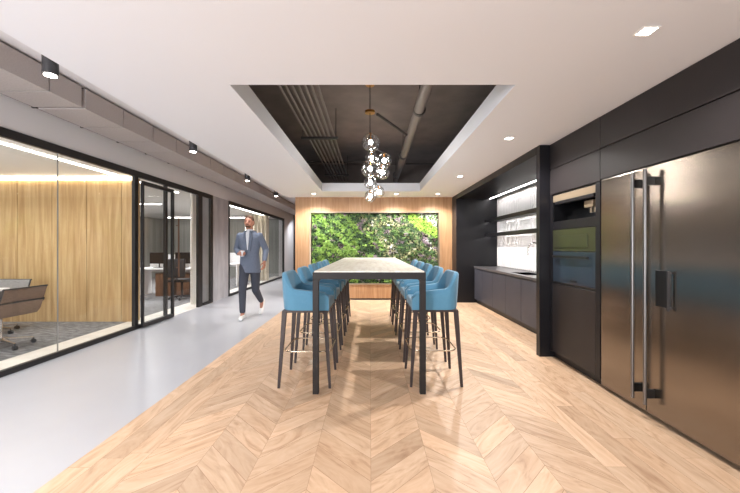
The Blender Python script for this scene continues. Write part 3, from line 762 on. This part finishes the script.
for y in (2.6, 4.3): MB().box(-5.95, -5.65, y-.05, y+.05, 0, .69).build('leg', M['chrome'], mt)

def led(x0, x1, y0, y1, lab, z=CH): return tag(MB().box(x0, x1, y0, y1, z-.015, z-.001).build('linear_ceiling_light', M['led']), lab, 'ceiling light', 'linear ceiling lights in the glazed offices')
led(-4.27, -4.235, .0, 5.8, 'long linear ceiling light in the meeting room, parallel to the glass')
led(-4.285, -4.25, 6.3, 7.66, 'linear ceiling light just behind the sliding glass door')
led(-4.11, -4.075, 9.2, 13.9, 'diagonal running linear ceiling light in the office behind the man')
led(-8.5, -4.3, 14.2, 14.28, 'far crosswise linear ceiling light along the back of the office')
led(-8.0, -5.9, 9.7, 9.76, 'short crosswise linear ceiling light above the office desks')
for x in (-4.9, -6.3):
    for y in (.8, 2.9, 4.9): spotlight((x, y, CH-.02), 75, 2.6, .9, (1, .95, .88), .05)  # spots without fixtures, added to brighten the meeting room
for x in (-5.0, -6.8):
    for y in (7.6, 10.3, 12.6): spotlight((x, y, CH-.02), 190, 2.7, .9, (1, .98, .97), .05)  # more added spots without fixtures, brightening the open office

# ------------------------------------------------------------------ open office seen through the glass
def desk(x0, x1, y0, y1, lab):
    t = thing('office_desk', ((x0+x1)/2, (y0+y1)/2, 0), lab, 'desk', 'white desks in the open office')
    MB().box(x0, x1, y0, y1, .70, .735, .003).build('desktop', M['desk'], t)
    MB().box(x0, x0+.04, y0, y1, 0, .70).build('side_panel', M['desk'], t); MB().box(x1-.04, x1, y0, y1, 0, .70).build('side_panel', M['desk'], t)
    MB().box(x0, x1, y1+.002, y1+.03, .6, 1.08).build('privacy_screen', M['desk'], t)
desk(-6.15, -4.55, 8.9, 9.65, 'white desk with monitors seen through the sliding door')
desk(-5.9, -4.35, 11.3, 12.0, 'white desk behind the walking man, in the office')
desk(-8.2, -6.6, 8.9, 9.65, 'white desk deeper in the office, left of the nearer desk')
def monitor(x, y, w, lab, rz=0):
    t = thing('computer_monitor', (x, y, .735), lab, 'monitor', 'black monitors on the office desks')
    MB().box(x-w/2, x+w/2, y-.012, y+.012, .84, 1.14, .004).build('screen', M['screen'], t)
    MB().cyl((x, y+.02, .745), (x, y+.02, .9), .015).build('stand', M['black'], t, smooth='auto'); MB().box(x-.1, x+.1, y-.08, y+.08, .735, .745).build('foot', M['black'], t)
monitor(-5.66, 9.25, .48, 'black monitor at the left of the desk behind the sliding door')
monitor(-5.02, 9.3, .46, 'black monitor at the right of the desk behind the sliding door')
monitor(-5.1, 11.7, .5, 'black monitor on the desk behind the walking man')
tag(MB().box(-5.6, -5.2, 9.0, 9.5, .0, .6, .005).build('drawer_unit', M['walnut']), 'brown drawer unit beneath the desk behind the sliding door', 'drawers')
tag(MB().box(-5.05, -4.72, 9.0, 9.5, .0, .6, .005).build('drawer_unit', M['walnut']), 'brown drawer unit at the right under the same office desk', 'drawers')
def task_chair(x, y, lab):
    t = thing('task_chair', (x, y, 0), lab, 'chair', 'black task chairs in the open office')
    MB().box(x-.23, x+.23, y-.23, y+.23, .43, .50, .03, 3).build('seat', M['blackfab'], t, smooth='auto')
    MB().box(x-.21, x+.21, y-.27, y-.22, .55, 1.0, .02, 3).build('backrest', M['blackfab'], t, smooth='auto')
    MB().cyl((x, y, .08), (x, y, .43), .025).cyl((x, y-.2, .45), (x, y-.25, .7), .015).build('post', M['black'], t, smooth='auto')
    b = MB()
    for i in range(5):
        a = 2*PI*i/5; b.beam((x, y, .09), (x+.28*math.cos(a), y+.28*math.sin(a), .05), .03, .03); b.ell((x+.28*math.cos(a), y+.28*math.sin(a), .028), (.028,)*3, 10, 8)
    b.build('base', M['black'], t, smooth='auto')
task_chair(-4.66, 8.55, 'black task chair just inside the sliding glass door')
task_chair(-5.9, 8.3, 'black task chair at the left of the white desk')
b = MB(); pts = [(x_, 13.05+.05*math.sin(x_*42)) for x_ in [-4.75+i*.02 for i in range(46)]]
b.prism(pts+[(x_, y_+.02) for x_, y_ in pts[::-1]], 'z', .02, 2.48)
tag(b.build('curtain', M['cream'], smooth='auto'), 'cream curtain hanging at the far right of the office behind the man', 'curtain')

# ------------------------------------------------------------------ walking man
M['skin'] = mat('skin', lin(178, 126, 106), .6)
M['suit'] = noisy(mat('slate_blue_wool', lin(100, 110, 128), .85), lin(92, 102, 122), lin(112, 122, 140), 90)
M['trousers'] = mat('charcoal_trousers', lin(62, 66, 78), .85)
M['shirt'] = mat('white_shirt', lin(212, 216, 224), .8)
M['hair'] = mat('brown_hair', lin(84, 58, 42), .7)
M['shoe'] = mat('white_trainer', lin(232, 232, 232), .5)
M['eye'] = mat('eye', lin(40, 30, 26), .2)
mx, my = -2.205, 6.33
man = thing('person', (mx, my, 0), 'man in slate blue jacket walking towards the viewer holding a cup', 'person')
V = lambda x, y, z: (mx+x, my+y, z)
hipR, kneeR, ankR = V(-.09, .0, .94), V(-.08, -.15, .53), V(-.06, -.20, .10)
hipL, kneeL, ankL = V(.09, .02, .94), V(.10, .02, .50), V(.11, .34, .24)
shR, elR, wrR = V(-.180, .0, 1.495), V(-.265, .06, 1.25), V(-.135, -.19, 1.17)
shL, elL, wrL = V(.180, .0, 1.495), V(.275, .07, 1.24), V(.30, -.10, 1.03)
head = V(0, -.035, 1.745)
b = MB()
b.ell(head, (.076, .094, .112)); b.ell(V(0, -.065, 1.685), (.056, .062, .055)); b.ell(V(0, -.105, 1.655), (.028, .022, .022))
b.cap(V(0, -.125, 1.755), .008, V(0, -.146, 1.722), .015)
for s_ in (-1, 1): b.ell(V(s_*.078, -.03, 1.735), (.012, .022, .034)); b.ell(V(s_*.038, -.105, 1.71), (.024, .02, .02))
b.ell(V(0, -.128, 1.682), (.024, .012, .009))
b.chain([(V(0, -.01, 1.67), .055), (V(0, .012, 1.56), .058)])
b.loft([(V(0, .01, 1.59), .06, .05), (V(0, .01, 1.55), .16, .07), (V(0, .0, 1.42), .165, .095), (V(0, 0, 1.18), .135, .08), (V(0, .01, .98), .15, .09), (V(0, .01, .9), .13, .08)])
for h_, k_, a_ in ((hipR, kneeR, ankR), (hipL, kneeL, ankL)): b.chain([(h_, .075), (k_, .05), (a_, .034)])
b.cap(ankR, .034, V(-.05, -.31, .05), .028); b.cap(ankL, .034, V(.12, .28, .07), .028)
for s1, e1, w1 in ((shR, elR, wrR), (shL, elL, wrL)): b.chain([(s1, .05), (e1, .036), (w1, .025)])
# hands: palm, four unequal bent fingers, thumb from the palm's side
def hand(b, w, fwd, side, curl, curlamt):
    w, fwd, side, curl = Vector(w), Vector(fwd).normalized(), Vector(side).normalized(), Vector(curl).normalized()
    for i, o_ in enumerate((-.028, -.010, .009, .027)):
        b.cap(w+fwd*.02+side*o_*.5, .015, w+fwd*.085+side*o_, .0125)
        ln = (.036, .043, .040, .031)[i]
        k = w+fwd*.085+side*o_*1.15; a1 = curlamt*.6; a2 = curlamt*1.3
        d1 = fwd*math.cos(a1)+curl*math.sin(a1); d2 = fwd*math.cos(a2)+curl*math.sin(a2); d3 = fwd*math.cos(a2*1.35)+curl*math.sin(a2*1.35)
        k1 = k+d1*ln; k2 = k1+d2*ln*.7; k3 = k2+d3*ln*.5
        b.cap(k, .0092, k1, .0085, 10); b.cap(k1, .0085, k2, .0078, 10); b.cap(k2, .0078, k3, .0068, 10)
    t0 = w+fwd*.025-side*.03; t1 = t0+fwd*.03-side*.022+curl*.016; t2 = t1+fwd*.026+curl*.022; 
    b.cap(t0, .014, t1, .011, 10); b.cap(t1, .011, t2, .009, 10)
hand(b, wrR, (.75, -.62, .02), (0, 0, -1), (.55, .8, 0.0), 1.15)
hand(b, wrL, (.02, -.28, -.96), (.2, .9, -.25), (-1, -.1, 0), .55)
b.build('body', M['skin'], man, remesh=.006)
j = MB()
j.loft([(V(0, .02, 1.60), .07, .06), (V(0, .015, 1.57), .12, .075), (V(0, .01, 1.53), .175, .095), (V(0, .005, 1.46), .20, .112), (V(0, .005, 1.36), .195, .122), (V(0, 0, 1.18), .165, .110), (V(0, .01, 1.0), .182, .122), (V(0, .01, .85), .195, .135), (V(0, .01, .82), .195, .135)], 28, 2.2)
j.chain([(shR, .064), (elR, .056), (Vector(wrR)+(Vector(elR)-Vector(wrR))*.12, .042)])
j.chain([(shL, .064), (elL, .056), (Vector(wrL)+(Vector(elL)-Vector(wrL))*.12, .042)])
jk = j.build('jacket', M['suit'], man, remesh=.009)
# lapels and buttons
lp = MB()
for s_ in (-1, 1):
    lp.prism([(mx+s_*.018, 1.22), (mx+s_*.05, 1.22), (mx+s_*.085, 1.47), (mx+s_*.06, 1.585), (mx+s_*.04, 1.585)], 'y', my-.133, my-.098)
lp.build('lapel', M['suit'], jk)
MB().prism([(mx-.008, 1.24), (mx+.008, 1.24), (mx+.032, 1.56), (mx-.032, 1.56)], 'y', my-.126, my-.05).build('shirt', M['shirt'], man)
MB().loft([(V(0, -.005, 1.55), .066, .066), (V(0, -.005, 1.60), .064, .064), (V(0, -.002, 1.615), .06, .058)]).build('collar', M['shirt'], man, smooth='auto')
tr = MB()
for h_, k_, a_ in ((hipR, kneeR, ankR), (hipL, kneeL, ankL)):
    a2 = Vector(a_)+(Vector(k_)-Vector(a_))*.12
    tr.chain([(h_, .10), (k_, .070), (a2, .052)])
tr.loft([(V(0, .01, .84), .17, .11), (V(0, .01, 1.0), .165, .105), (V(0, .01, 1.03), .155, .10)])
tr.build('trousers', M['trousers'], man, remesh=.009)
for heel, toe in ((V(-.065, -.155, .05), V(-.045, -.345, .04)), (V(.11, .395, .20), V(.12, .26, .045))):
    s_ = MB(); heel, toe = Vector(heel), Vector(toe); mid = (heel+toe)/2
    s_.cap(heel, .043, mid+Vector((0, 0, .012)), .046); s_.cap(mid+Vector((0, 0, .006)), .046, toe, .038); s_.cap(heel+Vector((0, 0, .02)), .04, heel+Vector((0, 0, .05)), .042)
    sh = s_.build('shoe', M['shoe'], man, remesh=.006)
hr = MB()
hr.ell(V(0, -.018, 1.785), (.082, .094, .085)); hr.ell(V(0, .02, 1.74), (.080, .066, .09)); hr.ell(V(0, -.06, 1.838), (.055, .045, .025))
h_o = hr.build('hair', M['hair'], man, remesh=.006)
bd = MB(); bd.ell(V(0, -.088, 1.665), (.05, .045, .032)).ell(V(0, -.118, 1.695), (.026, .02, .007))
bd.build('beard', M['hair'], man, remesh=.005)
for s_ in (-1, 1):
    e = MB().ell(V(s_*.031, -.118, 1.75), (.0105, .0085, .008)).build('eye', M['eye'], man, smooth=True)
    MB().cap(V(s_*.018, -.128, 1.772), .0045, V(s_*.046, -.121, 1.774), .0035).build('eyebrow', M['hair'], man, smooth=True)
cp = thing('paper_cup', (mx-.07, my-.25, 1.13), 'white paper cup held by the walking man at his waist', 'cup')
cc = (mx-.052, my-.222)
MB().cyl((cc[0], cc[1], 1.125), (cc[0], cc[1], 1.215), .027, .035, 24).build('cup_body', M['shirt'], cp, smooth='auto')
MB().cyl((cc[0], cc[1], 1.215), (cc[0], cc[1], 1.225), .037, .035, 24).build('lid', M['white'], cp, smooth='auto')

# ------------------------------------------------------------------ added fill behind the camera, corridor end light, and the sky outside
wd = bpy.data.worlds.new('world'); S.world = wd; wd.use_nodes = True
wd.node_tree.nodes['Background'].inputs[0].default_value = (.93, .96, 1, 1); wd.node_tree.nodes['Background'].inputs[1].default_value = .6
area('window_daylight', (-1.2, -2.5, 1.25), (math.radians(92), 0, 0), 6.4, 2.0, 110, (.96, .98, 1))  # added area light behind the camera, general fill for the room
area('corridor_window_daylight', (-2.87, -2.5, 1.75), (math.radians(112), 0, math.radians(8)), 1.5, 2.3, 260, (.97, .98, 1))  # added fill tilted upwards to brighten the corridor bulkhead
area('corridor_daylight', (-2.75, 15.8, 2.4), (math.radians(20), 0, 0), 1.4, .8, 25, (.95, .97, 1))  # area light high at the far end of the corridor

cam = bpy.data.cameras.new('camera'); co = bpy.data.objects.new('camera', cam); COL.objects.link(co); S.camera = co
co.location = (0, 0, 1.3); co.rotation_euler = (PI/2, 0, 0)
cam.sensor_width = 36; cam.lens = 345/740*36; cam.clip_start = .05
S.view_settings.view_transform = 'Standard'; S.view_settings.look = 'None'; S.view_settings.gamma = 1; S.view_settings.use_curve_mapping = False
S.view_settings.exposure = 0.24
c = S.cycles; c.use_denoising = True; c.max_bounces = 10; c.diffuse_bounces = 5; c.glossy_bounces = 5; c.transparent_max_bounces = 16; c.sample_clamp_indirect = 6
c.caustics_reflective = False; c.caustics_refractive = False
